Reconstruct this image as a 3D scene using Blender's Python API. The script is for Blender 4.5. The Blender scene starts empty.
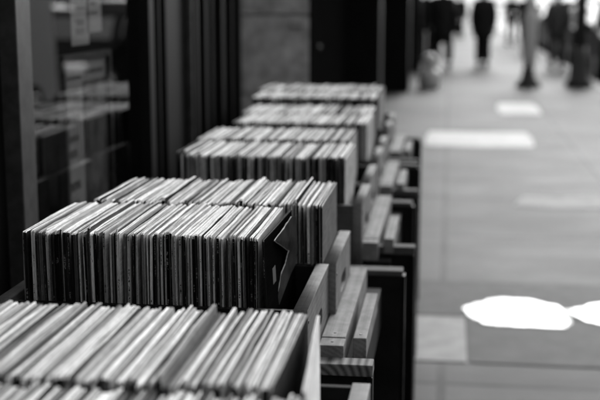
import bpy, bmesh, math, random
from mathutils import Vector, Matrix
R=math.radians
sc=bpy.context.scene
COL=sc.collection
rnd=random.Random(7)

# ------------------------------------------------------------------ materials
def new_mat(name):
    m=bpy.data.materials.new(name); m.use_nodes=True
    nt=m.node_tree; b=nt.nodes['Principled BSDF']
    return m,nt,b
def g4(v): return (v,v,v,1)
def ramp(nt,fac,stops):
    r=nt.nodes.new('ShaderNodeValToRGB'); e=r.color_ramp.elements
    e[0].position=stops[0][0]; e[0].color=g4(stops[0][1])
    e[1].position=stops[-1][0]; e[1].color=g4(stops[-1][1])
    for p,v in stops[1:-1]:
        x=e.new(p); x.color=g4(v)
    nt.links.new(fac,r.inputs[0]); return r.outputs[0]
def noise(nt,vec,scale,detail=4,rough=.55,dist=0):
    n=nt.nodes.new('ShaderNodeTexNoise'); n.inputs['Scale'].default_value=scale
    n.inputs['Detail'].default_value=detail; n.inputs['Roughness'].default_value=rough
    n.inputs['Distortion'].default_value=dist
    if vec: nt.links.new(vec,n.inputs['Vector'])
    return n.outputs[0]
def coords(nt,kind='Object',scale=(1,1,1),loc=(0,0,0)):
    t=nt.nodes.new('ShaderNodeTexCoord'); m=nt.nodes.new('ShaderNodeMapping')
    m.inputs['Scale'].default_value=scale; m.inputs['Location'].default_value=loc
    nt.links.new(t.outputs[kind],m.inputs[0]); return m.outputs[0]
def geo_pos(nt,scale=(1,1,1)):
    t=nt.nodes.new('ShaderNodeNewGeometry'); m=nt.nodes.new('ShaderNodeMapping')
    m.inputs['Scale'].default_value=scale
    nt.links.new(t.outputs['Position'],m.inputs[0]); return m.outputs[0]
def mth(nt,op,a,b=None,c=None,clamp=False):
    n=nt.nodes.new('ShaderNodeMath'); n.operation=op; n.use_clamp=clamp
    for i,v in enumerate((a,b,c)):
        if v is None: continue
        if isinstance(v,(int,float)): n.inputs[i].default_value=v
        else: nt.links.new(v,n.inputs[i])
    return n.outputs[0]
def bump(nt,b,h,strength=.3,dist=.002):
    n=nt.nodes.new('ShaderNodeBump'); n.inputs['Strength'].default_value=strength; n.inputs['Distance'].default_value=dist
    nt.links.new(h,n.inputs['Height']); nt.links.new(n.outputs[0],b.inputs['Normal'])
def setv(b,**k):
    for n,v in k.items():
        b.inputs[{'rough':'Roughness','metal':'Metallic','spec':'Specular IOR Level','ior':'IOR','coat':'Coat Weight'}[n]].default_value=v

def simple(name,v,rough=.6,var=.25,scale=20,metal=0,spec=.5,bmp=0):
    m,nt,b=new_mat(name)
    c=coords(nt)
    n=noise(nt,c,scale,5,.6)
    nt.links.new(ramp(nt,n,[(.3,v*(1-var)),(.7,v*(1+var))]),b.inputs['Base Color'])
    setv(b,rough=rough,metal=metal,spec=spec)
    if bmp: bump(nt,b,n,bmp,.003)
    return m

def wood(name,dark,light,rough=.6,rings=1.0,axis='Y',worn=.7,ringw=.2,cen=(.035,.055)):
    m,nt,b=new_mat(name)
    t=nt.nodes.new('ShaderNodeTexCoord')
    oi=nt.nodes.new('ShaderNodeObjectInfo')
    # ring texture with its axis just below the board: end grain shows arcs, faces show lines
    mp=nt.nodes.new('ShaderNodeMapping'); nt.links.new(t.outputs['Object'],mp.inputs[0])
    mp.inputs['Location'].default_value=(cen[0],0,cen[1])
    mp.inputs['Scale'].default_value=(1,.06,1) if axis=='Y' else (.06,1,1)
    w=nt.nodes.new('ShaderNodeTexWave'); w.wave_type='RINGS'; w.rings_direction=axis
    w.inputs['Scale'].default_value=62*rings; w.inputs['Distortion'].default_value=3.2
    w.inputs['Detail'].default_value=3; w.inputs['Detail Scale'].default_value=.35
    nt.links.new(mp.outputs[0],w.inputs['Vector'])
    fine=nt.nodes.new('ShaderNodeMapping'); nt.links.new(t.outputs['Object'],fine.inputs[0])
    fine.inputs['Scale'].default_value=(420,9,420) if axis=='Y' else (9,420,420)
    nf=noise(nt,fine.outputs[0],1,3,.7)
    big=noise(nt,t.outputs['Object'],14,5,.7,.6)
    s=mth(nt,'ADD',mth(nt,'MULTIPLY',w.outputs[1],ringw),mth(nt,'MULTIPLY',nf,.4))
    s=mth(nt,'ADD',s,mth(nt,'MULTIPLY',big,worn))
    col=ramp(nt,s,[(.25,dark),(.95,light)])
    # nail stains
    nt.links.new(col,b.inputs['Base Color'])
    setv(b,rough=.75,spec=.12)
    bump(nt,b,s,.35,.0015)
    return m

def record_mat():
    m,nt,b=new_mat('printed_card')
    at=nt.nodes.new('ShaderNodeAttribute'); at.attribute_name='rec'
    sp=nt.nodes.new('ShaderNodeSeparateXYZ'); nt.links.new(at.outputs['Vector'],sp.inputs[0])
    tone,kind,seed=sp.outputs[0],sp.outputs[1],sp.outputs[2]
    uv=nt.nodes.new('ShaderNodeUVMap'); uv.uv_map='UVMap'
    su=nt.nodes.new('ShaderNodeSeparateXYZ'); nt.links.new(uv.outputs[0],su.inputs[0])
    u,v=su.outputs[0],su.outputs[1]
    cb=nt.nodes.new('ShaderNodeCombineXYZ')
    nt.links.new(mth(nt,'MULTIPLY',u,1.3),cb.inputs[0]); nt.links.new(mth(nt,'MULTIPLY',v,14),cb.inputs[1]); nt.links.new(mth(nt,'MULTIPLY',seed,37.0),cb.inputs[2])
    streak=noise(nt,cb.outputs[0],1,5,.7)
    # wear: broad multiplicative variation
    wear=mth(nt,'MULTIPLY_ADD',streak,1.5,.3)
    # lettering on the spines
    c1=nt.nodes.new('ShaderNodeCombineXYZ'); nt.links.new(mth(nt,'MULTIPLY',v,520),c1.inputs[0]); nt.links.new(mth(nt,'MULTIPLY',seed,91.0),c1.inputs[1]); nt.links.new(mth(nt,'MULTIPLY',u,2.2),c1.inputs[2])
    let=mth(nt,'GREATER_THAN',noise(nt,c1.outputs[0],1,1),.52)
    c2=nt.nodes.new('ShaderNodeCombineXYZ'); nt.links.new(mth(nt,'MULTIPLY',v,22),c2.inputs[0]); nt.links.new(mth(nt,'MULTIPLY',seed,53.0),c2.inputs[1])
    band=mth(nt,'GREATER_THAN',noise(nt,c2.outputs[0],1,1),.56)
    du=mth(nt,'ABSOLUTE',mth(nt,'SUBTRACT',u,.5))
    inn=mth(nt,'LESS_THAN',du,.17)
    isspine=mth(nt,'COMPARE',kind,0.0,.2)
    txt=mth(nt,'MULTIPLY',mth(nt,'MULTIPLY',let,band),mth(nt,'MULTIPLY',inn,isspine))
    contrast=mth(nt,'MULTIPLY',mth(nt,'LESS_THAN',tone,.22),.24)
    contrast=mth(nt,'ADD',contrast,.03)
    base=mth(nt,'MULTIPLY',tone,wear)
    # white rubbed edges on spine corners
    rub=mth(nt,'GREATER_THAN',mth(nt,'ADD',mth(nt,'MULTIPLY',du,.9),mth(nt,'MULTIPLY',streak,.55)),.80)
    mx=nt.nodes.new('ShaderNodeMix'); mx.data_type='FLOAT'
    nt.links.new(txt,mx.inputs[0]); nt.links.new(base,mx.inputs[2]); nt.links.new(contrast,mx.inputs[3])
    mx2=nt.nodes.new('ShaderNodeMix'); mx2.data_type='FLOAT'
    nt.links.new(mth(nt,'MULTIPLY',rub,mth(nt,'LESS_THAN',kind,1.5)),mx2.inputs[0]); nt.links.new(mx.outputs[0],mx2.inputs[2]); mx2.inputs[3].default_value=.42
    # covers: large patches
    c3=nt.nodes.new('ShaderNodeCombineXYZ'); nt.links.new(mth(nt,'MULTIPLY',u,6),c3.inputs[0]); nt.links.new(mth(nt,'MULTIPLY',v,6),c3.inputs[1]); nt.links.new(mth(nt,'MULTIPLY',seed,17.0),c3.inputs[2])
    pat=mth(nt,'MULTIPLY_ADD',noise(nt,c3.outputs[0],1,5,.65,.4),1.1,.45)
    iscover=mth(nt,'GREATER_THAN',kind,1.5)
    mx3=nt.nodes.new('ShaderNodeMix'); mx3.data_type='FLOAT'
    nt.links.new(iscover,mx3.inputs[0]); nt.links.new(mx2.outputs[0],mx3.inputs[2]); nt.links.new(mth(nt,'MULTIPLY',tone,pat),mx3.inputs[3])
    c4=nt.nodes.new('ShaderNodeCombineXYZ'); nt.links.new(mth(nt,'MULTIPLY',u,3.5),c4.inputs[0]); nt.links.new(mth(nt,'MULTIPLY',v,75),c4.inputs[1]); nt.links.new(mth(nt,'MULTIPLY',seed,71.0),c4.inputs[2])
    cpos=mth(nt,'MULTIPLY_ADD',mth(nt,'FRACT',mth(nt,'MULTIPLY',seed,77.0)),.4,.3)
    slit=mth(nt,'LESS_THAN',mth(nt,'ABSOLUTE',mth(nt,'SUBTRACT',u,cpos)),.11)
    has=mth(nt,'MULTIPLY',mth(nt,'LESS_THAN',mth(nt,'FRACT',mth(nt,'MULTIPLY',seed,133.0)),.42),mth(nt,'COMPARE',kind,1.0,.2))
    wav=mth(nt,'GREATER_THAN',streak,.40)
    slitm=mth(nt,'MULTIPLY_ADD',mth(nt,'MULTIPLY',mth(nt,'MULTIPLY',slit,has),wav),-.62,1.0)
    fin=mth(nt,'MULTIPLY',mth(nt,'MULTIPLY',mx3.outputs[0],slitm),mth(nt,'MULTIPLY_ADD',noise(nt,c4.outputs[0],1,5,.85),1.7,.2))
    rgb=nt.nodes.new('ShaderNodeCombineXYZ')
    for i in range(3): nt.links.new(fin,rgb.inputs[i])
    nt.links.new(rgb.outputs[0],b.inputs['Base Color'])
    setv(b,rough=.9,spec=0)
    bump(nt,b,streak,.25,.001)
    return m

def sidewalk_mat():
    m,nt,b=new_mat('concrete_paving')
    p=geo_pos(nt)
    br=nt.nodes.new('ShaderNodeTexBrick'); nt.links.new(p,br.inputs['Vector'])
    br.offset=0; br.squash=1
    br.inputs['Scale'].default_value=1.0; br.inputs['Brick Width'].default_value=1.3; br.inputs['Row Height'].default_value=1.43
    br.inputs['Mortar Size'].default_value=.02; br.inputs['Mortar Smooth'].default_value=.2; br.inputs['Bias'].default_value=0
    br.inputs['Color1'].default_value=g4(.66); br.inputs['Color2'].default_value=g4(1.0); br.inputs['Mortar'].default_value=g4(.28)
    n1=noise(nt,p,.55,5,.6); n2=noise(nt,p,7,6,.7); n3=noise(nt,geo_pos(nt,(.8,1.4,1)),1.3,5,.65)
    a=mth(nt,'MULTIPLY_ADD',n1,.17,-.047); a=mth(nt,'ADD',a,mth(nt,'MULTIPLY',n2,.045)); a=mth(nt,'ADD',a,mth(nt,'MULTIPLY_ADD',n3,.11,-.035))
    cc=nt.nodes.new('ShaderNodeMix'); cc.data_type='RGBA'; cc.blend_type='MULTIPLY'; cc.inputs[0].default_value=1
    rgb=nt.nodes.new('ShaderNodeCombineXYZ')
    for i in range(3): nt.links.new(a,rgb.inputs[i])
    nt.links.new(rgb.outputs[0],cc.inputs[6]); nt.links.new(br.outputs[0],cc.inputs[7])
    nt.links.new(cc.outputs[2],b.inputs['Base Color'])
    nt.links.new(ramp(nt,n3,[(.35,.64),(.7,.72)]),b.inputs['Roughness'])
    setv(b,spec=.13)
    bump(nt,b,n2,.25,.004)
    return m

M={}
M['record']=record_mat()
M['crate']=wood('weathered_crate_wood',.02,.22,.7,.45,'Y',.95,.1)
M['crate_x']=wood('weathered_crate_wood_cross',.035,.14,.6,.45,'X',.7,.1)
M['rail']=wood('pale_planed_wood',.02,.30,.7,.6,'Y',.95,.12)
M['endplank']=wood('sawn_plank',.02,.26,.6,.36,'Y',.45,.5,(.05,.034))
M['darkwood']=simple('dark_stained_board',.014,.7,.4,9,bmp=.1,spec=.08)
M['capwood']=wood('cap_board_wood',.03,.12,.5,.9,'X')
M['darkpaint']=simple('dark_gloss_paint',.0075,.55,.35,3,bmp=.05,spec=.1)
M['frame']=simple('worn_grey_frame_paint',.055,.4,.35,30)
M['stone']=simple('pier_stone',.6,.9,.4,11,bmp=.4)
M['stonelight']=simple('pier_stone_pale',.4,.8,.25,12)
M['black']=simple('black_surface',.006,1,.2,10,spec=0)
M['brass']=simple('brass_knob',.04,.6,.1,10,metal=1)
M['sidewalk']=sidewalk_mat()
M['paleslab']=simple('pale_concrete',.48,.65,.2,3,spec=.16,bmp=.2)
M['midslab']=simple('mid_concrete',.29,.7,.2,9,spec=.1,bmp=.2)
M['darkslab']=simple('dark_concrete',.07,.7,.3,6,spec=.1,bmp=.2)  # darker mottled tone for the near paving slabs
M['kerb']=simple('kerb_granite',.26,.7,.3,20)
M['asphalt']=simple('asphalt',.06,.6,.3,30,spec=.3,bmp=.2)
M['earth']=simple('ground_earth',.08,.9,.3,.4)
M['paper']=simple('poster_paper',.34,.6,.25,6)
M['ink']=simple('poster_ink',.09,.6,.2,10)
M['picture']=simple('poster_picture',.10,.5,.9,14)
M['metalpole']=simple('dark_cast_iron',.05,.5,.3,15)
M['palepole']=simple('pale_painted_metal',.75,.45,.1,15)
M['tyre']=simple('tyre_rubber',.02,.8,.2,20)
M['rim']=simple('alloy_rim',.5,.3,.1,20,metal=1)
M['carglass']=simple('car_glass',.012,.05,.1,5,spec=.8)
M['headlamp']=simple('lamp_lens',.6,.08,.1,5,spec=.8)
M['chrome']=simple('chrome',.7,.12,.05,5,metal=1)
M['skin']=simple('skin',.3,.55,.08,15)
M['hair']=simple('hair',.02,.6,.3,60)
M['bricks']=simple('render_wall',.3,.8,.2,1.5)
M['glassdark']=simple('window_glass_dark',.03,.06,.1,2,spec=.8)
M['bark']=simple('tree_bark',.09,.85,.4,25,bmp=.5)
M['leaf']=simple('tree_leaf',.07,.6,.5,3)
M['label']=simple('paper_label',.045,.6,.2,20)
M['card']=simple('grey_card',.04,.8,.6,16,bmp=.1,spec=0)
M['cardedge']=simple('torn_card_edge',.4,.7,.15,40)

def glass_mat():
    m,nt,b=new_mat('shop_glass'); nt.nodes.remove(b)
    out=nt.nodes['Material Output']
    tr=nt.nodes.new('ShaderNodeBsdfTransparent'); tr.inputs[0].default_value=g4(.96)
    gl=nt.nodes.new('ShaderNodeBsdfGlossy'); gl.inputs['Roughness'].default_value=.012; gl.inputs[0].default_value=g4(.95)
    fr=nt.nodes.new('ShaderNodeFresnel'); fr.inputs[0].default_value=1.52
    ge=nt.nodes.new('ShaderNodeNewGeometry')
    f2=mth(nt,'MULTIPLY',mth(nt,'MULTIPLY',fr.outputs[0],2.4,clamp=True),mth(nt,'SUBTRACT',1.0,ge.outputs['Backfacing']))
    mx=nt.nodes.new('ShaderNodeMixShader'); nt.links.new(f2,mx.inputs[0]); nt.links.new(tr.outputs[0],mx.inputs[1]); nt.links.new(gl.outputs[0],mx.inputs[2])
    nt.links.new(mx.outputs[0],out.inputs[0]); return m
M['glass']=glass_mat()
def puddle_mat():
    m,nt,b=new_mat('standing_water')
    b.inputs['Base Color'].default_value=g4(.02); setv(b,rough=.03,ior=1.45,spec=.5)
    n=noise(nt,geo_pos(nt,(3,7,1)),3,3); bump(nt,b,n,.25,.004)
    nt.links.new(ramp(nt,noise(nt,geo_pos(nt),9,4,.7),[(.45,.04),(.7,.3)]),b.inputs['Roughness'])
    return m
M['puddle']=puddle_mat()

# ------------------------------------------------------------------ mesh helpers
def bx(bm,x0,x1,y0,y1,z0,z1,bev=0,mi=0):
    vs=[bm.verts.new((x,y,z)) for x in (x0,x1) for y in (y0,y1) for z in (z0,z1)]
    F=[(0,1,3,2),(4,6,7,5),(0,4,5,1),(2,3,7,6),(0,2,6,4),(1,5,7,3)]
    fs=[bm.faces.new([vs[i] for i in f]) for f in F]
    for f in fs: f.material_index=mi
    if bev:
        es=set(e for f in fs for e in f.edges)
        bmesh.ops.bevel(bm,geom=list(es),offset=bev,segments=2,affect='EDGES',profile=.6)
def cyl(bm,p0,p1,r0,r1=None,n=16,cap=True):
    r1=r0 if r1 is None else r1
    p0=Vector(p0);p1=Vector(p1);d=(p1-p0).normalized()
    a=d.orthogonal().normalized();b=d.cross(a)
    A=[bm.verts.new(p0+(a*math.cos(t)+b*math.sin(t))*r0) for t in [2*math.pi*i/n for i in range(n)]]
    B=[bm.verts.new(p1+(a*math.cos(t)+b*math.sin(t))*r1) for t in [2*math.pi*i/n for i in range(n)]]
    for i in range(n):
        f=bm.faces.new((A[i],A[(i+1)%n],B[(i+1)%n],B[i])); f.smooth=True
    if cap: bm.faces.new(A[::-1]); bm.faces.new(B)
def lathe(bm,prof,c=(0,0,0),n=20):
    rings=[]
    for r,z in prof:
        rings.append([bm.verts.new((c[0]+r*math.cos(2*math.pi*i/n),c[1]+r*math.sin(2*math.pi*i/n),c[2]+z)) for i in range(n)])
    for a,b in zip(rings,rings[1:]):
        for i in range(n):
            f=bm.faces.new((a[i],a[(i+1)%n],b[(i+1)%n],b[i])); f.smooth=True
    bm.faces.new(rings[0][::-1]); bm.faces.new(rings[-1])
def obj(name,bm,mat,parent=None,loc=None,rot=None):
    bmesh.ops.recalc_face_normals(bm,faces=bm.faces[:])
    me=bpy.data.meshes.new(name); bm.to_mesh(me); bm.free()
    if mat:
        for m in (mat if isinstance(mat,(list,tuple)) else [mat]): me.materials.append(m)
    o=bpy.data.objects.new(name,me); COL.objects.link(o)
    if parent: o.parent=parent
    if loc: o.location=loc
    if rot: o.rotation_euler=rot
    return o
def thing(name,label,cat,loc=(0,0,0),rz=0,group=None):
    o=bpy.data.objects.new(name,None); COL.objects.link(o); o.location=loc; o.rotation_euler=(0,0,rz); o.empty_display_size=.1
    return tag(o,label,cat,group)
def tag(o,label,cat,group=None):
    o['label']=label; o['category']=cat
    if group: o['group']=group
    return o
def struct(name,bm,mat):
    o=obj(name,bm,mat); o['kind']='structure'; return o
def cbox(name,mat,parent,x0,x1,y0,y1,z0,z1,bev=0):
    """box with its own origin at its centre so wood grain follows the board"""
    bm=bmesh.new(); cx,cy,cz=(x0+x1)/2,(y0+y1)/2,(z0+z1)/2
    bx(bm,x0-cx,x1-cx,y0-cy,y1-cy,z0-cz,z1-cz,bev)
    return obj(name,bm,mat,parent,(cx,cy,cz))

# ------------------------------------------------------------------ camera
f_px=1120.0
pit=math.atan(200/f_px); psi=math.atan(150/f_px*math.cos(pit))
cam=bpy.data.cameras.new('camera'); co=bpy.data.objects.new('camera',cam); COL.objects.link(co)
co.location=(0,0,1.5); co.rotation_euler=(math.pi/2-pit,0,psi)
cam.lens=f_px/600*36; cam.sensor_width=36; cam.clip_start=.05; cam.clip_end=2000
cam.dof.use_dof=True; cam.dof.focus_distance=1.96; cam.dof.aperture_fstop=3.3; cam.dof.aperture_blades=0
sc.camera=co
def inv(x,y,z=None,Y=None,X=None,H=1.5):
    a=(x-300)/f_px;b=-(y-200)/f_px
    g=math.cos(pit)+b*math.sin(pit); u=b*math.cos(pit)-math.sin(pit)
    dx=a*math.cos(psi)-g*math.sin(psi); dy=a*math.sin(psi)+g*math.cos(psi)
    t=(z-H)/u if z is not None else (Y/dy if Y is not None else X/dx)
    return Vector((t*dx,t*dy,H+t*u))

# ------------------------------------------------------------------ records
SL,SH=.311,.313
def sleeve_into(bm,t,stone,ttone,ctone,seed,layR,uvl,M4=None,wob=None):
    b=min(.0009,t*.3)
    r=wob or random.Random(int(seed*1e5))
    rc=.004+r.random()*.005
    # outline in (y,z), rounded corners, origin bottom centre
    def outline(ins):
        pts=[]
        y0,y1,z0,z1=-SL/2+ins,SL/2-ins,ins,SH-ins
        for cx,cz,a0 in ((y1-rc,z0+rc,-90),(y1-rc,z1-rc,0),(y0+rc,z1-rc,90),(y0+rc,z0+rc,180)):
            for k in range(3):
                a=R(a0+45*k); pts.append((cx+rc*math.cos(a),cz+rc*math.sin(a)))
            if a0==0:   # along the top: slight sag points
                for q in (.72,.5,.28):
                    pts.append((y0+(y1-y0)*q,z1))
            if a0==90:
                for q in (.7,.35):
                    pts.append((y0,z0+(z1-z0)*q))
        return pts
    xs=[(-t/2,b*1.6),(-t/2+b,0),(-t*.02,-.0002 if t<.004 else .0007),(t/2-b,0),(t/2,b*1.6)]
    sag=[(r.random()-.5)*.0022 for _ in range(40)]
    sx=[(r.random()-.5)*.0012 for _ in range(40)]
    rings=[]
    for i,(x,ins) in enumerate(xs):
        o=outline(ins)
        ring=[]
        for k,(y,z) in enumerate(o):
            zz=z+(sag[k] if z>SH*.9 else 0); v=Vector((x+sx[k],y+(sag[k]*.6 if z<SH*.9 and y<0 else 0),zz))
            if M4: v=M4@v
            ring.append((bm.verts.new(v),y,z))
        rings.append(ring)
    n=len(rings[0])
    for j in range(len(rings)-1):
        for k in range(n):
            k2=(k+1)%n
            q=[(rings[j][k],j/4),(rings[j][k2],j/4),(rings[j+1][k2],(j+1)/4),(rings[j+1][k],(j+1)/4)]
            f=bm.faces.new([a[0][0] for a in q])
            zm=(rings[j][k][2]+rings[j][k2][2])/2; ym=(rings[j][k][1]+rings[j][k2][1])/2
            if zm>SH-.002-b*2: tn,kd=ttone,1.0
            elif ym<0: tn,kd=stone,0.0
            else: tn,kd=stone,.0
            f[layR]=Vector((tn,kd,seed))
            f.smooth=False
            for lp,(vv,uu) in zip(f.loops,q):
                lp[uvl].uv=(uu,(vv[1] if kd>.5 else vv[2]))
    for ring,fl in ((rings[0],1),(rings[-1],0)):
        vs=[a[0] for a in ring]
        if fl: vs=vs[::-1]; ring=ring[::-1]
        f=bm.faces.new(vs); f[layR]=Vector((ctone,2.0,seed))
        for lp,a in zip(f.loops,ring): lp[uvl].uv=(a[1]*3+.5,a[2]*3)
def sleeve_bm():
    bm=bmesh.new(); return bm,bm.faces.layers.float_vector.new('rec'),bm.loops.layers.uv.new('UVMap')

def tones(r):
    q=r.random()
    s = r.uniform(.006,.03) if q<.42 else r.uniform(.07,.2) if q<.62 else r.uniform(.3,.65) if q<.88 else .85
    q=r.random()
    t = r.uniform(.72,.95) if q<.58 else r.uniform(.35,.6) if q<.80 else r.uniform(.03,.22)
    if s>.3: t=max(t,.5)
    return s,t,r.choice([.04,.1,.25,.4,.6])
def tword(s): return 'black' if s<.035 else 'dark grey' if s<.1 else 'mid grey' if s<.21 else 'light grey' if s<.7 else 'white'
def ordi(n): return str(n)+('th' if 10<=n%100<=20 else {1:'st',2:'nd',3:'rd'}.get(n%10,'th'))

ROWS=[ # x0,x1,y centre,zbase,  pitch, desc, short
 ('A2',-.64,-.180,1.320,.764,.0060,'foreground row beside the leaning pale sleeve'),
 ('B', -.772,-.325,2.09,.767,.0056,'sharp row beside the torn card'),
 ('B2',-.742,-.246,2.42,.767,.0060,'row just behind the sharp front row'),
 ('A1',-.50,-.14,1.005,.757,.0062,'nearest row, cut by the lower edge'),
 ('C', -.735,-.268,3.135,.767,.0068,'front row of the third bench'),
 ('C2',-.765,-.287,3.515,.767,.0068,'rear row'),
 ('D', -.742,-.263,3.99,.767,.0068,'x'),
 ('D2',-.77,-.28,4.33,.767,.0068,'x'),
 ('E', -.835,-.29,4.92,.775,.0068,'x'),
 ('E2',-.87,-.30,5.26,.78,.0068,'x'),
]
count=0; sbm,sR,sU=sleeve_bm()
for (rn,x0,x1,yc,zb,pitch,desc) in ROWS:
    r=random.Random(rn+'s3')
    x=x0; items=[]
    lean=0
    while x<x1:
        t=r.choice([.0028,.0032,.0036,.004,.0046,.0056]) if rn in('A1','A2') else r.choice([.0026,.003,.0034,.0038,.0042,.0048,.006]) if rn in('B','B2') else r.choice([.0034,.0044,.0056])
        gap=r.choice([.0002,.0005,.001,.0018,.003]) if r.random()<.9 else .006
        gap*=pitch/.0056
        if x+t>x1: break
        items.append((x+t/2,t)); x+=t+gap
    nrow=len(items)
    for i,(xc,t) in enumerate(items):
        s,tt,ct=tones(r)
        if rn in('A1','A2') and r.random()<.25: tt*=r.uniform(.3,.7)
        seed=round(r.random(),5)
        lean+= (r.random()-.5)*.013; lean*=.88
        rz=(r.random()-.5)*.010; dy=(r.random()-.5)*.013; dz=r.choice([0,0,.0015,.003,-.002])+r.random()*.002
        if rn=='A2': lean*=.6
        if r.random()<(.04 if rn!='A2' else .015): dz+=r.choice([.006,-.007,.009])
        if i==nrow-1:
            ct={'A2':.05,'B2':.16,'C':.4,'C2':.35,'D':.4,'A1':.4}.get(rn,.3); dz=0;
            if rn=='C': tt=.8
        if rn=='B2' and abs(xc-(-.305))<.003: dz+=.012
        Mx=Matrix.Translation((xc,yc+dy,zb+dz))@Matrix.Rotation(rz,4,'Z')@Matrix.Rotation(lean,4,'Y')
        if count<299 and rn in('A1','A2','B','B2'):
            bm,lr,lu=sleeve_bm(); sleeve_into(bm,t,s,tt,ct,seed,lr,lu)
            o=obj('record',bm,M['record']); o.matrix_world=Mx
            if rn=='B' and i==nrow-1: s=.01
            tag(o,f'{tword(s)} sleeve, {ordi(i+1)} from left in the {desc}','record','records standing in the crates')
            count+=1
        else:
            sleeve_into(sbm,t,s,tt,ct,seed,sR,sU,Mx)
print('individual records',count)
so=obj('records_mass',sbm,M['record']); so['kind']='stuff'
tag(so,'blurred rows of record sleeves in the farther crates and at the lower edge','records')

def special(t,s,tt,ct,seed,M4,label):
    bm,lr,lu=sleeve_bm(); sleeve_into(bm,t,s,tt,ct,seed,lr,lu)
    o=obj('record',bm,M['record']); o.matrix_world=M4
    return tag(o,label,'record','records standing in the crates')
# pale sleeve leaning at the right end of the foreground row
special(.004,.4,.7,.8,.31,Matrix.Translation((-.1565,1.318,.764))@Matrix.Rotation(R(3.6),4,'Z')@Matrix.Rotation(R(-.5),4,'Y'),'pale sleeve leaning at the right end of the foreground row, its cover facing out')
# black sleeve leaning open at the right end of the sharp row, with a square sticker
bs=special(.004,.02,.10,.004,.77,Matrix.Translation((-.302,2.085,.765))@Matrix.Rotation(R(-1.5),4,'Z')@Matrix.Rotation(R(-3),4,'Y'),'black sleeve with a small square sticker leaning at the right end of the sharp row')
bm=bmesh.new(); bx(bm,.0024,.0028,-.09,-.06,.215,.245); obj('sticker',bm,M['label'],bs)

# torn grey card standing between the black sleeve and the crate wall
def torn_card():
    root=thing('torn_card','torn grey card with pale ragged edges jammed beside the black sleeve','card',(0,0,0))
    lf=[(291,217),(283,229),(274,241),(281,245),(289,250),(287,257),(285,264),(281,274),(278,290),(276,304)]
    rt=[(295,217),(296,229),(297,241),(297,245),(297,250),(296,257),(295,264),(290,274),(284,290),(279,304)]
    def pt(x,y):
        p=inv(x,y,Y=2.02+.0075*(x-275)); p.y+=.006*math.sin(p.z*60); return p
    P=[pt(*q) for q in lf]; Q=[pt(*q) for q in rt]
    bm=bmesh.new(); A=[bm.verts.new(p) for p in P]; B=[bm.verts.new(p) for p in Q]
    for k in range(len(A)-1): bm.faces.new((A[k],B[k],B[k+1],A[k+1]))
    bmesh.ops.subdivide_edges(bm,edges=bm.edges[:],cuts=2,use_grid_fill=True)
    o=obj('card_sheet',bm,M['card'],root)
    so_=o.modifiers.new('s','SOLIDIFY'); so_.thickness=.0016
    bm=bmesh.new()
    rr=random.Random(3); path=[]
    for a,b in zip(P,P[1:]):
        for k in range(5): path.append(a.lerp(b,k/5)+Vector(((rr.random()-.5)*.0008,-.0018,(rr.random()-.5)*.0008)))
    rings=[]
    for p in path:
        r2=.0006+rr.random()*.0007
        rings.append([bm.verts.new(p+Vector((r2*math.cos(t),r2*.5*math.cos(t+.8),r2*math.sin(t)))) for t in [2*math.pi*q/8 for q in range(8)]])
    for a,b in zip(rings,rings[1:]):
        for q in range(8): bm.faces.new((a[q],a[(q+1)%8],b[(q+1)%8],b[q]))
    obj('torn_edge',bm,M['cardedge'],root)
torn_card()

# ------------------------------------------------------------------ wooden crates
def wall_with_slot(y0,y1,z0,z1,slot,x0,x1,mat,parent,name='side_wall'):
    cu=bpy.data.curves.new('tmp','CURVE'); cu.dimensions='2D'; cu.fill_mode='BOTH'; cu.extrude=(x1-x0)/2-.0012; cu.bevel_depth=.0012; cu.bevel_resolution=1
    yc,zc=(y0+y1)/2,(z0+z1)/2
    def spl(pts):
        s=cu.splines.new('POLY'); s.points.add(len(pts)-1)
        for p,q in zip(s.points,pts): p.co=(q[0],q[1],0,1)
        s.use_cyclic_u=True
    e=.0012
    spl([(y0-yc+e,z0-zc+e),(y1-yc-e,z0-zc+e),(y1-yc-e,z1-zc-e),(y0-yc+e,z1-zc-e)])
    if slot:
        a,b,c,d=slot; rr=(d-c)/2-e; pts=[]
        for k in range(7): t=R(-90+30*k); pts.append((b-yc-rr+rr*math.cos(t),(c+d)/2-zc+rr*math.sin(t)))
        for k in range(7): t=R(90+30*k); pts.append((a-yc+rr+rr*math.cos(t),(c+d)/2-zc+rr*math.sin(t)))
        spl(pts)
    to=bpy.data.objects.new('tmp',cu); COL.objects.link(to)
    me=bpy.data.meshes.new_from_object(to.evaluated_get(bpy.context.evaluated_depsgraph_get()))
    bpy.data.objects.remove(to)
    # curve XY -> world YZ ; curve Z -> world X
    me.transform(Matrix(((0,0,1,0),(1,0,0,0),(0,1,0,0),(0,0,0,1))))
    me.materials.clear(); me.materials.append(mat)
    o=bpy.data.objects.new(name,me); COL.objects.link(o); o.parent=parent; o.location=((x0+x1)/2,yc,zc)
    return o
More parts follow.
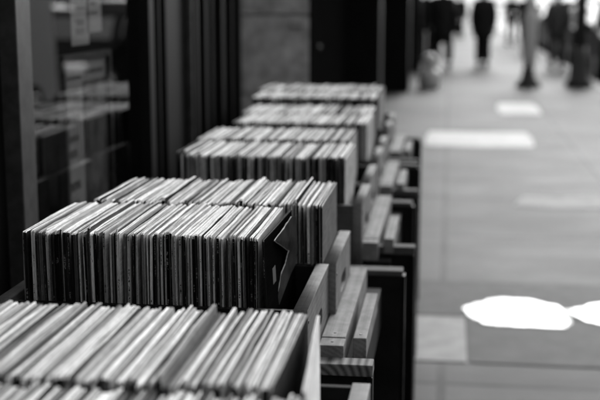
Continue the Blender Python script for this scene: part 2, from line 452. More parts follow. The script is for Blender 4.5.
def crate(x0,x1,y0,y1,label,zt=.96,zb=.757,w=.026,slot=True,dark=False):
    root=thing('record_crate',label,'crate',((x0+x1)/2,(y0+y1)/2,zb),0,'open wooden record crates')
    ox,oy,oz=root.location
    def sh(a): return a
    inv_=Matrix.Translation((-ox,-oy,-oz))
    t=.013
    sl=((y0+y1)/2-.06,(y0+y1)/2+.06,zt-.095,zt-.055) if slot else None
    parts=[wall_with_slot(y0,y1,zb,zt,sl,x1-w,x1,M['crate'],root),
           wall_with_slot(y0,y1,zb,zt,sl,x0,x0+w,M['crate'],root),
           cbox('front_wall',M['darkwood'] if dark else M['crate_x'],root,x0+w+.0005,x1-w-.0005,y0+.0015,y0+t,zb,zt-.003,.001),
           cbox('back_wall',M['darkwood'],root,x0+w+.0005,x1-w-.0005,y1-t,y1-.0015,zb,zt-.003,.001),
           cbox('floor_board',M['crate_x'],root,x0+w+.0005,x1-w-.0005,y0+t+.001,y1-t-.001,zb,zb+.008)]
    for p in parts: p.location=Vector(p.location)-Vector((ox,oy,oz))
    # nail heads on the right wall
    bm=bmesh.new(); cyl(bm,(-.001,0,0),(.0012,0,0),.003,.0028,8)
    nh=obj('nail_head',bm,M['metalpole'],parts[0]); first=True; pc=Vector(parts[0].location)
    for yy in (y0+.012,y1-.012):
        for zz in (zb+.03,zb+.1,zt-.025):
            if not first: nh=nh.copy(); COL.objects.link(nh)
            first=False; nh.location=Vector((x1-ox,yy-oy,zz-oz))-pc
    return root
crate(-.60,-.10,.82,1.164,'nearest wooden crate at the lower edge')
crate(-.70,-.10,1.166,1.53,'wooden crate holding the blurred foreground row of records')
crate(-.815,-.237,1.90,2.255,'wooden crate holding the sharp row, with space left beside the torn card',dark=True)
crate(-.80,-.222,2.259,2.60,'wooden crate directly behind the sharp row, its oval handhole in view',dark=True)
crate(-.80,-.221,2.95,3.29,'wooden crate holding the front row on the third bench from the front')
crate(-.81,-.228,3.33,3.69,'wooden crate at the back of the third bench from the front')
crate(-.80,-.232,3.82,4.155,'wooden crate holding the front row on the fourth bench')
crate(-.82,-.235,4.165,4.50,'wooden crate at the back of the fourth bench')
crate(-.88,-.245,4.75,5.085,'wooden crate holding the front row on the farthest bench')
crate(-.92,-.25,5.095,5.44,'farthest wooden crate at the back of the last bench')

# ------------------------------------------------------------------ benches
def bench(label,y0,y1,pl0,xr0,near_x,far_x,near_frame=None,far_frame=None,xl=-.86,sharp=False):
    root=thing('display_bench',label,'bench',(xl,y0,0),0,'dark benches carrying the crates')
    before=set(bpy.data.objects)
    cbox('deck',M['darkwood'],root,xl,xr0-.02,y0,y1-.06,.733,.755,.002)
    cbox('rail',M['rail'],root,xr0-.012,xr0+.035,pl0+.098,y1-.11,.8,.852,.002)
    cbox('rail_end',M['rail'],root,xr0-.012,xr0+.036,pl0+.046,pl0+.0965,.8,.8505,.002)
    bm=bmesh.new(); cyl(bm,(0,0,0),(0,0,.001),.0028,.0024,8); nl=obj('nail_head',bm,M['metalpole'],root,(xr0+.012,pl0+.07,.8506))
    nl=nl.copy(); COL.objects.link(nl); nl.location=(xr0+.012,pl0+.125,.852)
    nl=nl.copy(); COL.objects.link(nl); nl.location=(xr0+.063,pl0+.12,.852)
    cbox('batten',M['rail'],root,xr0+.050,xr0+.076,pl0+.095,pl0+.44,.81,.852,.002)
    cbox('apron',M['darkwood'],root,xr0+.002,xr0+.07,pl0+.05,y1-.10,.70,.799,.002)
    if far_frame:
        xa,ya=far_frame
        cbox('end_cap',M['capwood'],root,xl,xa,ya,ya+.05,.816,.830,.003)
        cbox('end_panel',M['darkwood'],root,xl+.01,xa-.004,ya+.006,ya+.03,.03,.8155,.002)
        bm=bmesh.new(); bx(bm,-.02,.02,-.03,.03,0,.03,.003)
        obj('foot',bm,M['palepole'],root,(xa-.035,ya+.02,0)); 
        bm=bmesh.new(); bx(bm,-.02,.02,-.03,.03,0,.03,.003)
        obj('foot',bm,M['palepole'],root,(xl+.05,ya+.02,0))
        cbox('leg',M['darkpaint'],root,xa-.0035,xa+.006,ya+.007,ya+.043,.0,.8155,.002)
    if near_frame:
        xa,ya=near_frame
        cbox('end_cap',M['endplank'] if sharp else M['capwood'],root,xl if not sharp else -.26,xa,ya,ya+.044,.806,.829,.003)
        cbox('end_panel',M['darkwood'],root,xl+.01,xa-.012,ya+.012,ya+.03,.03,.804,.002)
        cbox('leg',M['darkpaint'],root,xa-.012,xa-.0005,ya+.001,ya+.043,.0,.805,.002)
    cbox('stretcher',M['darkpaint'],root,xl+.012,xr0+.05,(y0+y1)/2,(y0+y1)/2+.03,.30,.36,.002)
    lx=xr0+.08
    cbox('leg',M['darkpaint'],root,lx-.03,lx-.018,pl0+.11,pl0+.15,0,.8,.001)
    for o in set(bpy.data.objects)-before: o.location=Vector(o.location)-root.location
    return root
bench('dark bench under the blurred foreground crates',.82,1.56,.80,-.225,None,None,far_frame=None)
bench('dark bench beneath the sharp row, its sawn plank end showing curved grain',1.90,2.79,2.0,-.222,None,None,near_frame=(-.127,2.0),far_frame=(-.102,2.745),sharp=True)
bench('dark bench third from the front, its cap board sticking out at right',2.86,3.83,2.93,-.215,None,None,near_frame=(-.080,3.03),far_frame=(-.11,3.72))
bench('dark bench fourth from the front of the line',3.80,4.66,3.88,-.225,None,None,near_frame=(-.098,3.97),far_frame=(-.115,4.60))
bench('farthest dark bench at the end of the line',4.72,5.60,4.80,-.235,None,None,near_frame=(-.119,4.745),far_frame=(-.13,5.52),xl=-.95)

# ------------------------------------------------------------------ ground
def sheet(name,mat,x0,x1,y0,y1,z):
    bm=bmesh.new(); bm.faces.new([bm.verts.new(p) for p in ((x0,y0,z),(x1,y0,z),(x1,y1,z),(x0,y1,z))]); return struct(name,bm,mat)
sheet('ground',M['earth'],-900,900,-900,900,-.16)
sheet('road',M['asphalt'],2.77,11.5,-80,700,-.13)
bm=bmesh.new(); bx(bm,-6,2.6,-80,700,-.15,0); struct('sidewalk',bm,M['sidewalk'])
bm=bmesh.new(); bx(bm,2.604,2.768,-80,700,-.15,.004,.01); struct('kerb',bm,M['kerb'])
bm=bmesh.new(); bx(bm,11.5,16,-80,700,-.15,0); struct('far_sidewalk',bm,M['kerb'])
bm=bmesh.new()
for k in range(60):
    y=-60+k*6; bm.faces.new([bm.verts.new(p) for p in ((7.05,y,-.126),(7.17,y,-.126),(7.17,y+3,-.126),(7.05,y+3,-.126))])
struct('road_marking',bm,M['palepole'])
def quad(name,mat,corners,z):
    bm=bmesh.new(); bm.faces.new([bm.verts.new((inv(x,y,z=z))) for x,y in corners]); return struct(name,bm,mat)
def patch(mt,pts):
    bm=bmesh.new(); P=[Vector((x,y,.004)) for x,y in pts]; n=len(P); vs=[]
    for i in range(n):   # Chaikin-rounded worn outline
        a,b=P[i],P[(i+1)%n]; vs+=[a.lerp(b,.06),a.lerp(b,.94)]
    bm.faces.new([bm.verts.new(v) for v in vs]); return struct('concrete_patch',bm,M[mt])
sheet('paving_slab',M['midslab'],-1.0,.105,4.56,5.25,.004)
sheet('paving_slab',M['darkslab'],-1.0,2.6,5.27,5.95,.004)
sheet('paving_slab',M['darkslab'],.12,2.6,4.56,5.25,.004)
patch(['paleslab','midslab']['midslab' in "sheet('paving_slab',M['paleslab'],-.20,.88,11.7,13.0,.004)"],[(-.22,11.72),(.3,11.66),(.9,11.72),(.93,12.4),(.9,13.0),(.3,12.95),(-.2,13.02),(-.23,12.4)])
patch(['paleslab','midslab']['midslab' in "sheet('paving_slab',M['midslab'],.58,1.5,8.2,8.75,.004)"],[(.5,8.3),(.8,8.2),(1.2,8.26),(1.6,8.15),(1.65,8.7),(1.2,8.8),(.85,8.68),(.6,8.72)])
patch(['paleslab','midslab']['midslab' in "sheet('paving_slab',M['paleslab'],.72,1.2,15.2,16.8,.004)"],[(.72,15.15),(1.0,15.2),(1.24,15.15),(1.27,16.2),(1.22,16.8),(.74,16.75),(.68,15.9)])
def puddle(cx,cy,rx,ry,seed,z=.008):
    r=random.Random(seed); bm=bmesh.new(); ph=[r.random()*6 for _ in range(4)]
    vs=[]
    for i in range(120):
        a=2*math.pi*i/120
        k=1+.05*math.sin(2*a+ph[0])+.06*math.sin(3*a+ph[1])+.035*math.sin(5*a+ph[2])+.02*math.sin(9*a+ph[3])+.012*math.sin(17*a+ph[1])+(r.random()-.5)*.03+.12*math.exp(-((a-3.0)/.12)**2)
        ca,sa=math.cos(a),math.sin(a)
        x=abs(ca)**.8*math.copysign(1,ca); y=abs(sa)**.8*math.copysign(1,sa)
        vs.append(bm.verts.new((cx+rx*k*x,cy+ry*k*y,z)))
    bm.faces.new(vs); return struct('puddle',bm,M['puddle'])
puddle(.365,5.34,.237,.25,11)
puddle(.958,5.36,.312,.24,5)

# ------------------------------------------------------------------ shopfront
XF=-1.0
def Yat(px): return inv(px,60,X=XF).y
shop=thing('shop_front','dark record shop front with a glass window, fluted panelling, stone pier and recessed door','shop',(XF,0,0))
def sp(name,mat,x0,x1,y0,y1,z0,z1,bev=.003,par=None):
    o=cbox(name,mat,par or shop,x0,x1,y0,y1,z0,z1,bev)
    if par is None: o.location=Vector(o.location)-shop.location
    return o
yA,yB,yC,yE=Yat(5),Yat(20),Yat(141),5.42
ZT=3.2
print('facade',yA,yB,yC)
win=sp('window_frame',M['frame'],XF-.06,XF+.03,yA,yB,.45,ZT-.2)
def wp(name,mat,x0,x1,y0,y1,z0,z1,bev=.003):
    o=cbox(name,mat,win,x0,x1,y0,y1,z0,z1,bev); o.location=Vector(o.location)-Vector(win.location)-shop.location; return o
wp('sill',M['darkpaint'],XF-.08,XF+.07,yB+.002,yC-.002,.40,.46)
wp('head',M['darkpaint'],XF-.06,XF+.03,yB+.002,yC-.002,2.75,2.95)
bm=bmesh.new(); bx(bm,XF-.014,XF-.008,yB+.001,yC-.001,.461,2.749); g=obj('window_pane',bm,M['glass'],win); g.location=-Vector(win.location)-shop.location
sp('stall_riser',M['darkpaint'],XF-.2,XF,yB-.001,yC,.0,.398)
# near shopfront (left of frame)
sp('near_wall',M['darkpaint'],XF-.5,XF-.01,-6,yA-.002,0,ZT)
# fascia above
sp('fascia',M['darkpaint'],XF-.6,XF+.12,-6,5.9,ZT+.002,4.0,.01)
sp('upper_wall',M['stone'],-7,XF-.05,-6,60,4.003,5.2,.01)
# interior of the window
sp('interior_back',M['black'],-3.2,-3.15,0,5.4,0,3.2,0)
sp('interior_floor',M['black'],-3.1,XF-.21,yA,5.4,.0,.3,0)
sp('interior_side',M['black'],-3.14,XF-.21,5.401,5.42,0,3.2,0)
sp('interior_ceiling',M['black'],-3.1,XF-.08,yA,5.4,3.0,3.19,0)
# fluted panelling
sp('panelling',M['darkpaint'],XF-.12,XF-.02,yC+.03,yE,0,ZT)
sp('corner_post',M['darkpaint'],XF-.1,XF+.03,yC,yC+.028,0,ZT)
def pil(px,w,h,mat): 
    y=Yat(px); bm=bmesh.new(); bx(bm,-.02,h*.28,-w/2,w/2,0,ZT-.01,min(.006,w*.2)); o=obj('moulding',bm,M[mat],shop); o.location=Vector((XF-.001,y,0.001))-shop.location
for px,w,h,mt in ((152,.05,.018,'darkpaint'),(158,.02,.03,'darkpaint'),(166,.03,.02,'darkpaint'),(191,.025,.03,'frame'),(197,.05,.02,'darkpaint'),(205,.05,.035,'darkpaint'),(212,.03,.02,'darkpaint'),(222,.06,.03,'darkpaint'),(232,.04,.02,'darkpaint'),(239,.05,.035,'darkpaint')):
    pil(px,w,h,mt)
# stone pier facing up the street: courses as blocks
pxl,pxr=-1.25,inv(310,60,Y=5.95).x
zj=inv(277,15,Y=5.95).z
zz=[0,.5,1.0,zj,zj+.5,zj+1.0,ZT]
pier=sp('stone_pier',M['stone'],pxl,pxr-.004,5.955,6.30,0,ZT,.004)
def pp(name,mat,x0,x1,y0,y1,z0,z1):
    o=cbox(name,mat,pier,x0,x1,y0,y1,z0,z1,.006); o.location=Vector(o.location)-Vector(pier.location)-shop.location
for a,b in zip(zz,zz[1:]):
    pp('stone_block',M['stone'],pxl,pxr,5.93,5.954,a+.006,b-.006)
pp('side_shade_board',M['black'],pxr-.003,pxr+.004,5.93,6.31,0,ZT)  # added black board, darkening the pier's lit side by colour
q=inv(289,25,Y=5.925); q2=inv(303,14,Y=5.925)
pp('stone_block',M['stonelight'],q.x,q2.x,5.915,5.929,q.z-.015,q.z+.02)
# recessed doorway and door
door=sp('door',M['black'],-1.14,-1.09,6.9,8.9,0,2.3)
for z0,z1 in ((.2,.95),(1.2,2.1)):
    o=cbox('door_panel',M['black'],door,-1.088,-1.078,7.1,8.7,z0,z1,.01); o.location=Vector(o.location)-Vector(door.location)-shop.location
kp=inv(318,48,X=-1.05)
bm=bmesh.new(); bmesh.ops.create_uvsphere(bm,u_segments=16,v_segments=10,radius=.026); o=obj('door_knob',bm,M['brass'],door); o.location=kp-Vector(door.location)-shop.location
bm=bmesh.new(); cyl(bm,(-.04,0,0),(0,0,0),.012); 
s_=obj('door_knob_stem',bm,M['brass'],o)
sp('recess_wall',M['black'],-1.5,-1.15,6.301,12.9,0,ZT,0)
sp('far_fascia',M['darkpaint'],-1.6,-.55,5.901,40,ZT+.002,4.0,.01)
# dark far pilasters
xl_=-1.5
sp('far_pilaster',M['darkpaint'],xl_,inv(380,60,Y=13).x,13,13.4,0,ZT)
sp('far_pilaster',M['darkpaint'],xl_,inv(409,60,Y=18.6).x,18.6,19.2,0,ZT)
sp('far_pilaster',M['darkpaint'],xl_,inv(420,60,Y=24).x,24,24.6,0,ZT)
sp('far_wall',M['darkpaint'],-2.2,-1.503,12.901,60,0,ZT,0)
for k in range(8):
    sp('far_window',M['glassdark'],-1.5,-1.46,25.5+k*4,28.4+k*4,.6,2.7,.01)

# posters inside the window
def poster(name,label,pts,X,bars,mat='paper',frame=False):
    """pts: pixel box x0,x1,y_top,y_bot measured at its left edge, on the plane X"""
    x0,x1,yt,yb=pts
    a=inv(x0,yt,X=X); b=inv(x1,yt,X=X); zb=inv(x0,yb,X=X).z; z1=a.z
    root=thing(name,label,'poster',(X,a.y,zb))
    w=b.y-a.y; h=z1-zb
    bm=bmesh.new(); bx(bm,-.002,0,0,w,0,h); obj('sheet',bm,M[mat],root)
    bm=bmesh.new()
    for (u0,u1,v0,v1) in bars: bx(bm,.0005,.0012,w*u0,w*u1,h*v0,h*v1)
    if bars: obj('print',bm,M['ink'],root)
    if frame:
        bm=bmesh.new()
        bx(bm,-.01,.012,-.02,w+.02,h,h+.018); bx(bm,-.01,.012,-.02,0,0,h-.001); bx(bm,-.01,.012,w,w+.02,0,h-.001)
        obj('poster_frame',bm,M['frame'],root)
        bm=bmesh.new(); bx(bm,.0005,.0015,w*.42,w*.98,h*.05,h*.86); obj('picture',bm,M['picture'],root)
    return root
rb=random.Random(5)
bars=[(.15+rb.uniform(0,.15),.4+rb.uniform(0,.45),v,v+rb.choice([.006,.010,.03])) for v in [.05,.09,.11,.17,.26,.28,.30,.41,.55,.58,.72,.75]]
poster('poster','narrow pale poster with lines of print inside the shop window, high up',(64,82,-180,47),-1.035,bars)
poster('poster','small pale leaflet beside the narrow poster inside the shop window',(84,99,-60,33),-1.035,[(.2,.7,.2,.23),(.2,.6,.3,.33)])
poster('framed_poster','dark framed poster with a picture panel low inside the shop window',(62,106,62,230),-1.035,[(.05,.38,.88,.90),(.08,.30,.80,.82),(.08,.33,.62,.66),(.1,.3,.5,.54),(.1,.25,.40,.45),(.1,.3,.2,.25),(.1,.25,.1,.13),(.45,.9,.9,.93)],frame=True)

# ------------------------------------------------------------------ street furniture
def lamp_post(loc,label):
    root=thing('lamp_post',label,'lamp post',loc)
    bm=bmesh.new(); lathe(bm,[(.24,0),(.24,.08),(.17,.14),(.15,.5),(.12,.55),(.11,.7)]); obj('base',bm,M['metalpole'],root)
    bm=bmesh.new(); lathe(bm,[(.10,.7),(.095,2.0),(.06,5.2),(.05,5.4)]); obj('pole',bm,M['metalpole'],root)
    bm=bmesh.new(); cyl(bm,(0,0,5.3),(.9,0,5.6),.03,.025); obj('arm',bm,M['metalpole'],root)
    bm=bmesh.new(); lathe(bm,[(.05,.12),(.2,.02),(.22,-.05),(.12,-.14)],(1.0,0,5.55)); obj('lamp_head',bm,M['palepole'],root)
lamp_post((2.26,20.1,0),'dark lamp post standing near the kerb in front of the parked cars')
root=thing('pale_post','pale post with a flared dark foot standing on the sidewalk','post',(1.39,20.0,0))
bm=bmesh.new(); lathe(bm,[(.23,0),(.22,.05),(.13,.14),(.10,.34)]); obj('foot',bm,M['metalpole'],root)
bm=bmesh.new(); lathe(bm,[(.09,.34),(.11,.5),(.12,.6),(.13,1.22),(.10,1.3),(.06,1.36),(.06,2.3)]); obj('column',bm,M['palepole'],root)
bm=bmesh.new(); bx(bm,-.2,.2,-.03,.03,1.95,2.45,.01); obj('sign_plate',bm,M['palepole'],root)
root=thing('standpipe','pale standpipe with a bulbous cap against the dark shop wall','standpipe',(-.32,19.5,0))
bm=bmesh.new(); lathe(bm,[(.17,0),(.19,.1),(.18,.28),(.10,.34)]); obj('pipe_body',bm,M['palepole'],root)
bm=bmesh.new(); lathe(bm,[(.10,.34),(.13,.42),(.13,.52),(.05,.6)]); obj('cap',bm,M['palepole'],root)
bm=bmesh.new(); cyl(bm,(0,-.25,.2),(0,.25,.2),.06); obj('outlet',bm,M['palepole'],root)

# ------------------------------------------------------------------ cars
def car(loc,rz,label,paint_v,kind='saloon',rough=.4):
    cat='van' if kind=='van' else 'car'
    root=thing('parked_van' if kind=='van' else 'parked_car',label,cat,loc,rz,'cars parked along the kerb')
    pm=simple('car_paint',paint_v,rough,.03,3,spec=.08 if rough<.6 else 0); pm.node_tree.nodes['Principled BSDF'].inputs['Coat Weight'].default_value=.0
    if kind=='van':
        L,Wd,Hh=4.9,1.9,2.1
        prof=[(-2.45,.35),(-2.45,1.9),(-2.3,2.08),(.9,2.1),(1.35,1.95),(1.9,1.25),(2.35,1.05),(2.45,.8),(2.45,.35)]
        belt=1.15
    elif kind=='suv':
        L,Wd=4.6,1.85
        prof=[(-2.3,.35),(-2.32,.95),(-2.2,1.1),(-1.95,1.62),(-1.6,1.7),(.3,1.68),(.7,1.6),(1.25,1.1),(2.15,.95),(2.3,.75),(2.3,.35)]
        belt=1.05
    else:
        L,Wd=4.5,1.78
        prof=[(-2.25,.32),(-2.25,.85),(-2.15,1.0),(-1.55,1.05),(-.95,1.42),(-.3,1.47),(.35,1.4),(1.0,1.0),(2.0,.85),(2.22,.65),(2.25,.32)]
        belt=.95
    bm=bmesh.new(); W=Wd/2
    def wx(z): 
        k=max(0,min(1,(z-belt)/.55)); return W*(1-.17*k) if kind!='van' else W*(1-.07*k)
    # lengthwise = local Y
    stations=[]
    for s in (-1,-.82,.82,1):
        ring=[]
        for y,z in prof:
            zi=z if abs(s)<1 else (z-.05 if z>.5 else z+.02)
            yi=y*(1 if abs(s)<1 else .965)
            ring.append(bm.verts.new((s*wx(z)*(1 if abs(s)==1 else 1),yi,zi)))
        stations.append(ring)
    n=len(prof)
    for a,b in zip(stations,stations[1:]):
        for k in range(n):
            f=bm.faces.new((a[k],a[(k+1)%n],b[(k+1)%n],b[k])); f.smooth=True
    bm.faces.new(stations[0][::-1]); bm.faces.new(stations[-1])
    body=obj('body',bm,pm,root)
    bv=body.modifiers.new('b','BEVEL'); bv.width=.045; bv.segments=3; bv.limit_method='ANGLE'; bv.angle_limit=R(25)
    # side glass, windscreens
    roofz=max(z for _,z in prof)
    def glassside(s,ys):
        bm=bmesh.new()
        x0=s*(W+.004); 
        (a,b,c,d)=ys
        x1=s*(wx(roofz-.12)+.006)
        zb_,zt_=belt+.03,roofz-.13
        v=[(x0,a,zb_),(x0,b,zb_),(x1,c,zt_),(x1,d,zt_)]
        vv=[bm.verts.new(p) for p in v]+[bm.verts.new((p[0]-s*.02,p[1],p[2])) for p in v]
        for q in ((0,1,2,3),(7,6,5,4),(0,4,5,1),(1,5,6,2),(2,6,7,3),(3,7,4,0)): bm.faces.new([vv[i] for i in q])
        obj('side_window',bm,M['carglass'],root)
    if kind=='van': sets=[(.45,1.75,1.1,.5)]
    elif kind=='suv': sets=[(-.45,1.0,.45,-.4),(-1.95,-.55,-.5,-1.7)]
    else: sets=[(-.3,.85,.2,-.25),(-1.4,-.38,-.33,-.85)]
    for ss in sets:
        for s in (-1,1): glassside(s,ss)
    def screen(pa,pb,off,name):
        (y0,z0),(y1,z1)=pa,pb; d=Vector((0,y1-y0,z1-z0)); nrm=Vector((0,-d.z,d.y)).normalized()*off
        a=Vector((0,y0,z0))+d*.1+nrm; b=Vector((0,y0,z0))+d*.9+nrm
        bm=bmesh.new(); wa=wx(a.z)*.88; wb=wx(b.z)*.88
        v=[(-wa,a.y,a.z),(wa,a.y,a.z),(wb,b.y,b.z),(-wb,b.y,b.z)]
        vv=[bm.verts.new(p) for p in v]+[bm.verts.new(Vector(p)-nrm*1.5) for p in v]
        for q in ((0,1,2,3),(7,6,5,4),(0,4,5,1),(1,5,6,2),(2,6,7,3),(3,7,4,0)): bm.faces.new([vv[i] for i in q])
        obj(name,bm,M['carglass'],root)
    if kind=='van': screen((1.9,1.25),(1.35,1.95),.012,'windscreen')
    elif kind=='suv': screen((1.25,1.1),(.7,1.6),.012,'windscreen'); screen((-1.95,1.62),(-2.2,1.1),.012,'rear_window')
    else: screen((1.0,1.0),(.35,1.4),.012,'windscreen'); screen((-.95,1.42),(-1.55,1.05),.012,'rear_window')
    for yy in (-L*.3,L*.31):
        for s in (-1,1):
            bm=bmesh.new(); cyl(bm,(s*(W-.2),yy,.32),(s*(W+.012),yy,.32),.32,.31,28)
            w=obj('wheel',bm,M['tyre'],root)
            bm=bmesh.new(); cyl(bm,(s*(W+.012),yy,.32),(s*(W+.02),yy,.32),.2,.18,20); obj('rim',bm,M['rim'],w)
    ye=prof[-1][0]; yr=prof[0][0]
    for s in (-1,1):
        bm=bmesh.new(); bx(bm,s*W*.72-.16,s*W*.72+.16,ye-.10,ye+.012,.62,.74,.02); obj('headlight',bm,M['headlamp'],root)
        bm=bmesh.new(); bx(bm,s*W*.74-.14,s*W*.74+.14,yr-.012,yr+.08,.72,.88,.02); obj('tail_light',bm,M['metalpole'],root)
        bm=bmesh.new(); bx(bm,s*(W+.1)-.09,s*(W+.1)+.09,.85 if kind!='van' else 1.5,.97 if kind!='van' else 1.62,belt-.02,belt+.13,.03); obj('wing_mirror',bm,pm,root)
    for nm,yy in (('front_bumper',ye),('rear_bumper',yr)):
        bm=bmesh.new(); bx(bm,-W*.93,W*.93,yy-.05,yy+.05,.3,.5,.03); obj(nm,bm,M['tyre'],root)
    return root
car((3.85,11.45,-.13),math.pi,'white van parked at the kerb, seen mirrored in the shop window',.8,'van')
car((3.85,17.6,-.13),math.pi,'dark car parked right behind the white van',.02,rough=.75)
car((3.80,24.3,-.13),math.pi,'nearest dark parked car at the right edge of the photo',.012,'suv')
car((3.80,29.9,-.13),0,'dark saloon car parked second along the kerb beyond the lamp post',.02)
car((3.82,35.4,-.13),math.pi,'grey car parked third along the kerb beyond the lamp post',.12,'suv')
car((3.80,41.0,-.13),0,'dark car parked fourth along the kerb beyond the lamp post',.02)
car((3.80,46.6,-.13),math.pi,'farthest light car parked in the line along the kerb',.4)
for i,(y,v,k) in enumerate(((20,.5,'saloon'),(27,.05,'suv'),(34,.6,'saloon'),(43,.3,'suv'))):
    o=car((10.4,y,-.13),0,['pale saloon','dark high car','white saloon','grey high car'][i]+' parked along the far side of the road',v,k); o['group']='cars parked across the road'

# ------------------------------------------------------------------ people
def person(loc,rz,label,tops,legs,stride=.28,h=1.75,coat=True,arm=.2,bag=False,bulk=1.0,hem=.72,close=.10):
    root=thing('person',label,'person',loc,rz,'people walking on the sidewalk')
    s=h/1.75
    V={}; E=[]; 
    def v(n,p,r,par=None):
        V[n]=(Vector(p)*s,r*s)
        if par: E.append((par,n))
    v('pelvis',(0,0,.95),.135)
    v('belly',(0,0,1.08),.125,'pelvis'); v('chest',(0,.01,1.28),.15,'belly'); v('neckb',(0,0,1.45),.075,'chest')
    v('neck',(0,.005,1.52),.055,'neckb'); v('jaw',(0,.02,1.585),.075,'neck'); v('head',(0,.01,1.665),.098,'jaw'); v('crown',(0,0,1.73),.06,'head')
    v('nose',(0,.115,1.63),.014,'jaw')
    for sx,nm,st in ((-1,'l',stride),(1,'r',-stride)):
        v('hip'+nm,(sx*.095,0,.90),.105,'pelvis')
        v('knee'+nm,(sx*close*.98,st*.55+.04,.50),.06,'hip'+nm)
        v('ank'+nm,(sx*close,st,.10 if st>0 else .13),.04,'knee'+nm)
        v('toe'+nm,(sx*(close+.015),st+.17,.045),.036,'ank'+nm)
        v('sh'+nm,(sx*.185,0,1.41),.07,'chest')
        v('elb'+nm,(sx*.235,-st*.25*arm*3-.02,1.12),.045,'sh'+nm)
        v('wr'+nm,(sx*.24,-st*arm*3+.06,.88),.028,'elb'+nm)
        v('palm'+nm,(sx*.24,-st*arm*3+.08,.81),.030,'wr'+nm)
        for q in range(4):
            off=(q-1.5)*.020
            v(f'f{q}{nm}',(sx*.24,-st*arm*3+.085+off,.765),.010,'palm'+nm)
            v(f'g{q}{nm}',(sx*.232,-st*arm*3+.09+off,.725+abs(q-1.4)*.006),.008,f'f{q}{nm}')
        v('th'+nm,(sx*.225,-st*arm*3+.125,.80),.011,'palm'+nm); v('tt'+nm,(sx*.222,-st*arm*3+.14,.765),.009,'th'+nm)
    names=list(V); me=bpy.data.meshes.new('body')
    me.from_pydata([V[n][0] for n in names],[(names.index(a),names.index(b)) for a,b in E],[])
    o=bpy.data.objects.new('body',me); COL.objects.link(o); o.parent=root; me.materials.append(M['skin'])
    sk=o.modifiers.new('skin','SKIN'); sk.use_smooth_shade=True
    for i,n in enumerate(names):
        d=me.skin_vertices[0].data[i]; d.radius=(V[n][1],V[n][1]*(.8 if n in('belly','chest','pelvis') else 1)); d.use_root=(i==0)
    ss=o.modifiers.new('sub','SUBSURF'); ss.levels=1; ss.render_levels=1
    me.update()
    def tube_skin(nm,chain,mat,rad):
        vs=[];es=[];rs=[]
        for c in chain:
            base=len(vs)
            for k,(n_or_p,r) in enumerate(c):
                p=V[n_or_p][0] if isinstance(n_or_p,str) else Vector(n_or_p)*s
                vs.append(p); rs.append(r*s)
                if k: es.append((base+k-1,base+k))
        # weld duplicates
        uv_=[];idx=[];ur=[]
        for p,r in zip(vs,rs):
            for j,q in enumerate(uv_):
                if (q-p).length<1e-5: idx.append(j); break
            else: uv_.append(p); ur.append(r); idx.append(len(uv_)-1)
        es=list({tuple(sorted((idx[a],idx[b]))) for a,b in es if idx[a]!=idx[b]})
        m=bpy.data.meshes.new(nm); m.from_pydata(uv_,es,[]); m.materials.append(mat)
        ob=bpy.data.objects.new(nm,m); COL.objects.link(ob); ob.parent=root
        k=ob.modifiers.new('skin','SKIN'); k.use_smooth_shade=True
        for i in range(len(uv_)): m.skin_vertices[0].data[i].radius=(ur[i],ur[i]*.85); m.skin_vertices[0].data[i].use_root=(i==0)
        q=ob.modifiers.new('sub','SUBSURF'); q.levels=1; q.render_levels=1
    lm=simple('trouser_cloth',legs,.8,.15,30); tm=simple('coat_cloth',tops,.8,.15,30)
    tube_skin('trousers',[[('pelvis',.15),('hip'+n,.118),('knee'+n,.078*bulk),('ank'+n,.08*bulk)] for n in 'lr'],lm,0)
    if True: 
        tube_skin('coat',[[((0,0,hem),.17*bulk),((0,0,.8),.165*bulk),('pelvis',.165*bulk),('belly',.15*bulk),('chest',.17*bulk),('neckb',.095)]]+[[('chest',.17*bulk),('sh'+n,.09*bulk),('elb'+n,.065*bulk),('wr'+n,.045)] for n in 'lr'],tm,0)
    else:
        tube_skin('jacket',[[('pelvis',.155),('belly',.15),('chest',.17),('neckb',.09)]]+[[('chest',.17),('sh'+n,.085),('elb'+n,.06),('wr'+n,.042)] for n in 'lr'],tm,0)
    for n in 'lr':
        tube_skin('shoe',[[(V['ank'+n][0]/s+Vector((0,-.03,-.04)),.085),(V['toe'+n][0]/s+Vector((0,-.06,0)),.07),(V['toe'+n][0]/s+Vector((0,.02,-.005)),.055)]],M['hair'],0)
    bm=bmesh.new(); bmesh.ops.create_uvsphere(bm,u_segments=20,v_segments=12,radius=.104*s)
    for vv in bm.verts:
        vv.co.z*=1.05
        if vv.co.y>.05*s: vv.co.y=.05*s+(vv.co.y-.05*s)*.3
    ob=obj('hair',bm,M['hair'],root,(0,-.014*s,1.685*s))
    for f in ob.data.polygons: f.use_smooth=True
    if bag:
        bm=bmesh.new(); bx(bm,-.08,.08,-.18,.18,-.3,0,.04); b_=thing('shoulder_bag','dark bag hanging at the side of the left walking figure','bag',(loc[0]+.34,loc[1],1.05)); obj('bag_body',bm,M['hair'],b_)
        bm=bmesh.new(); cyl(bm,(0,-.1,-.02),(-.16,0,.42),.012); cyl(bm,(0,.1,-.02),(-.16,0,.42),.012); obj('strap',bm,M['hair'],b_)
person((-.14,25.2,0),0,'person in a dark coat with a bag, left one of the walking pair',.012,.012,.12,1.84,True,.15,bag=True,bulk=1.5,hem=.5,close=.13)
person((.75,25.5,0),0,'person in dark clothes walking at the right of the pair',.012,.012,.06,1.78,True,.15,bulk=1.45,hem=.6,close=.075)
person((2.05,38.5,0),math.pi,'small distant person in dark clothes beyond the pale post',.02,.02,.2,1.75,False)
person((2.33,25.2,0),math.pi,'person in grey clothes standing near the kerb beside the lamp post',.10,.03,.06,1.7,True,.3,bulk=1.3)
person((-.55,27.5,0),0,'person in black nearest the dark shop wall, behind the walking pair',.01,.01,.15,1.8,True,bulk=1.5)

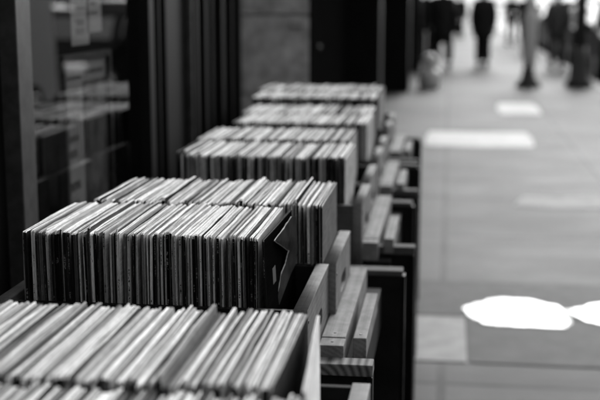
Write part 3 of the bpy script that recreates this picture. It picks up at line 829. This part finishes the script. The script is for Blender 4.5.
person((.42,46,0),0,'tiny distant person in dark clothes between the walking pair and the pale post',.02,.02,.15,1.75,True,.2,bulk=1.3,close=.07)
person((1.45,52,0),0,'tiniest distant person in dark clothes just left of the pale post',.02,.02,.15,1.75,True,.2,bulk=1.3,close=.07)
person((2.2,33,0),math.pi,'distant person in dark clothes just right of the pale post, behind the grey-clothed person',.02,.02,.15,1.75,True,.2,bulk=1.3,close=.07)
# ------------------------------------------------------------------ across the road
def building(y0,y1,h,v,label,x0=16.0):
    root=thing('street_building',label,'building',(x0,y0,0),0,'buildings across the road')
    wm=simple('facade_render',v,.85,.12,1.2)
    bm=bmesh.new(); bx(bm,0,10,0,y1-y0,0,h); obj('wall',bm,wm,root)
    bm=bmesh.new(); bx(bm,-.35,10,-.0,y1-y0-.01,h+.003,h+.35,.02); obj('cornice',bm,M['kerb'],root)
    nb=int((y1-y0)//3.2); st=int((h-3.6)//3.1)
    for i in range(nb):
        yy=(i+.5)*(y1-y0)/nb
        for k in range(st):
            z=4.4+k*3.1
            bm=bmesh.new(); bx(bm,-.06,-.002,yy-.62,yy+.62,z,z+1.8); w=obj('window',bm,M['palepole'],root)
            bm=bmesh.new(); bx(bm,-.075,-.062,yy-.53,yy+.53,z+.08,z+1.72); obj('pane',bm,M['glassdark'],w)
    bm=bmesh.new(); bx(bm,-.05,-.002,.5,y1-y0-.5,.5,2.8); w=obj('shop_window',bm,M['metalpole'],root)
    bm=bmesh.new(); bx(bm,-.07,-.052,.6,y1-y0-.6,.6,2.7); obj('pane',bm,M['glassdark'],w)
yy=-20
for i,(w,h,v,l) in enumerate(((16,7,.3,'low pale building'),(14,8,.22,'grey building'),(18,6.5,.35,'long low pale building'),(16,9,.2,'tallest darker building'),(20,7,.3,'far pale building with wide windows'),(24,8,.25,'farthest grey building'))):
    building(yy,yy+w-.1,h,v,l+' across the road, '+['behind the camera','opposite the nearest crates','opposite the shop door','opposite the parked van','opposite the walkers','at the end of the street'][i]); yy+=w

building(-44,-20,20,.14,'tall dark building closing off the sky behind the camera, added to darken fronts',-12)  # unseen block added behind the camera to cut sky light on front faces
b_=[o for o in COL.objects if o.get('label','').startswith('tall dark building closing')][0]
b_.location=(-16,-26,0); b_.rotation_euler=(0,0,-math.pi/2); b_.scale=(1,1.6,1)
# ------------------------------------------------------------------ light
w=bpy.data.worlds.new('World'); sc.world=w; w.use_nodes=True; nt=w.node_tree
bg=nt.nodes['Background']; sk=nt.nodes.new('ShaderNodeTexSky'); sk.sky_type='NISHITA'; sk.sun_disc=False
EL,AZ=R(27),R(13)     # azimuth from +Y (up the street) towards +X (the road)
sk.sun_elevation=EL; sk.sun_rotation=AZ; sk.dust_density=4.0; sk.air_density=1.2; sk.ozone_density=1
bw=nt.nodes.new('ShaderNodeRGBToBW'); nt.links.new(sk.outputs[0],bw.inputs[0]); nt.links.new(bw.outputs[0],bg.inputs[0]); bg.inputs[1].default_value=.15
sun=bpy.data.lights.new('sun','SUN'); sun.energy=1.0; sun.angle=R(30); so2=bpy.data.objects.new('sun',sun); COL.objects.link(so2)
d=Vector((math.sin(AZ)*math.cos(EL),math.cos(AZ)*math.cos(EL),math.sin(EL)))
so2.rotation_euler=d.to_track_quat('Z','Y').to_euler()
vs=sc.view_settings; vs.view_transform='Standard'; vs.look='None'; vs.gamma=1; vs.exposure=.85; vs.use_curve_mapping=False
sc.cycles.use_denoising=True
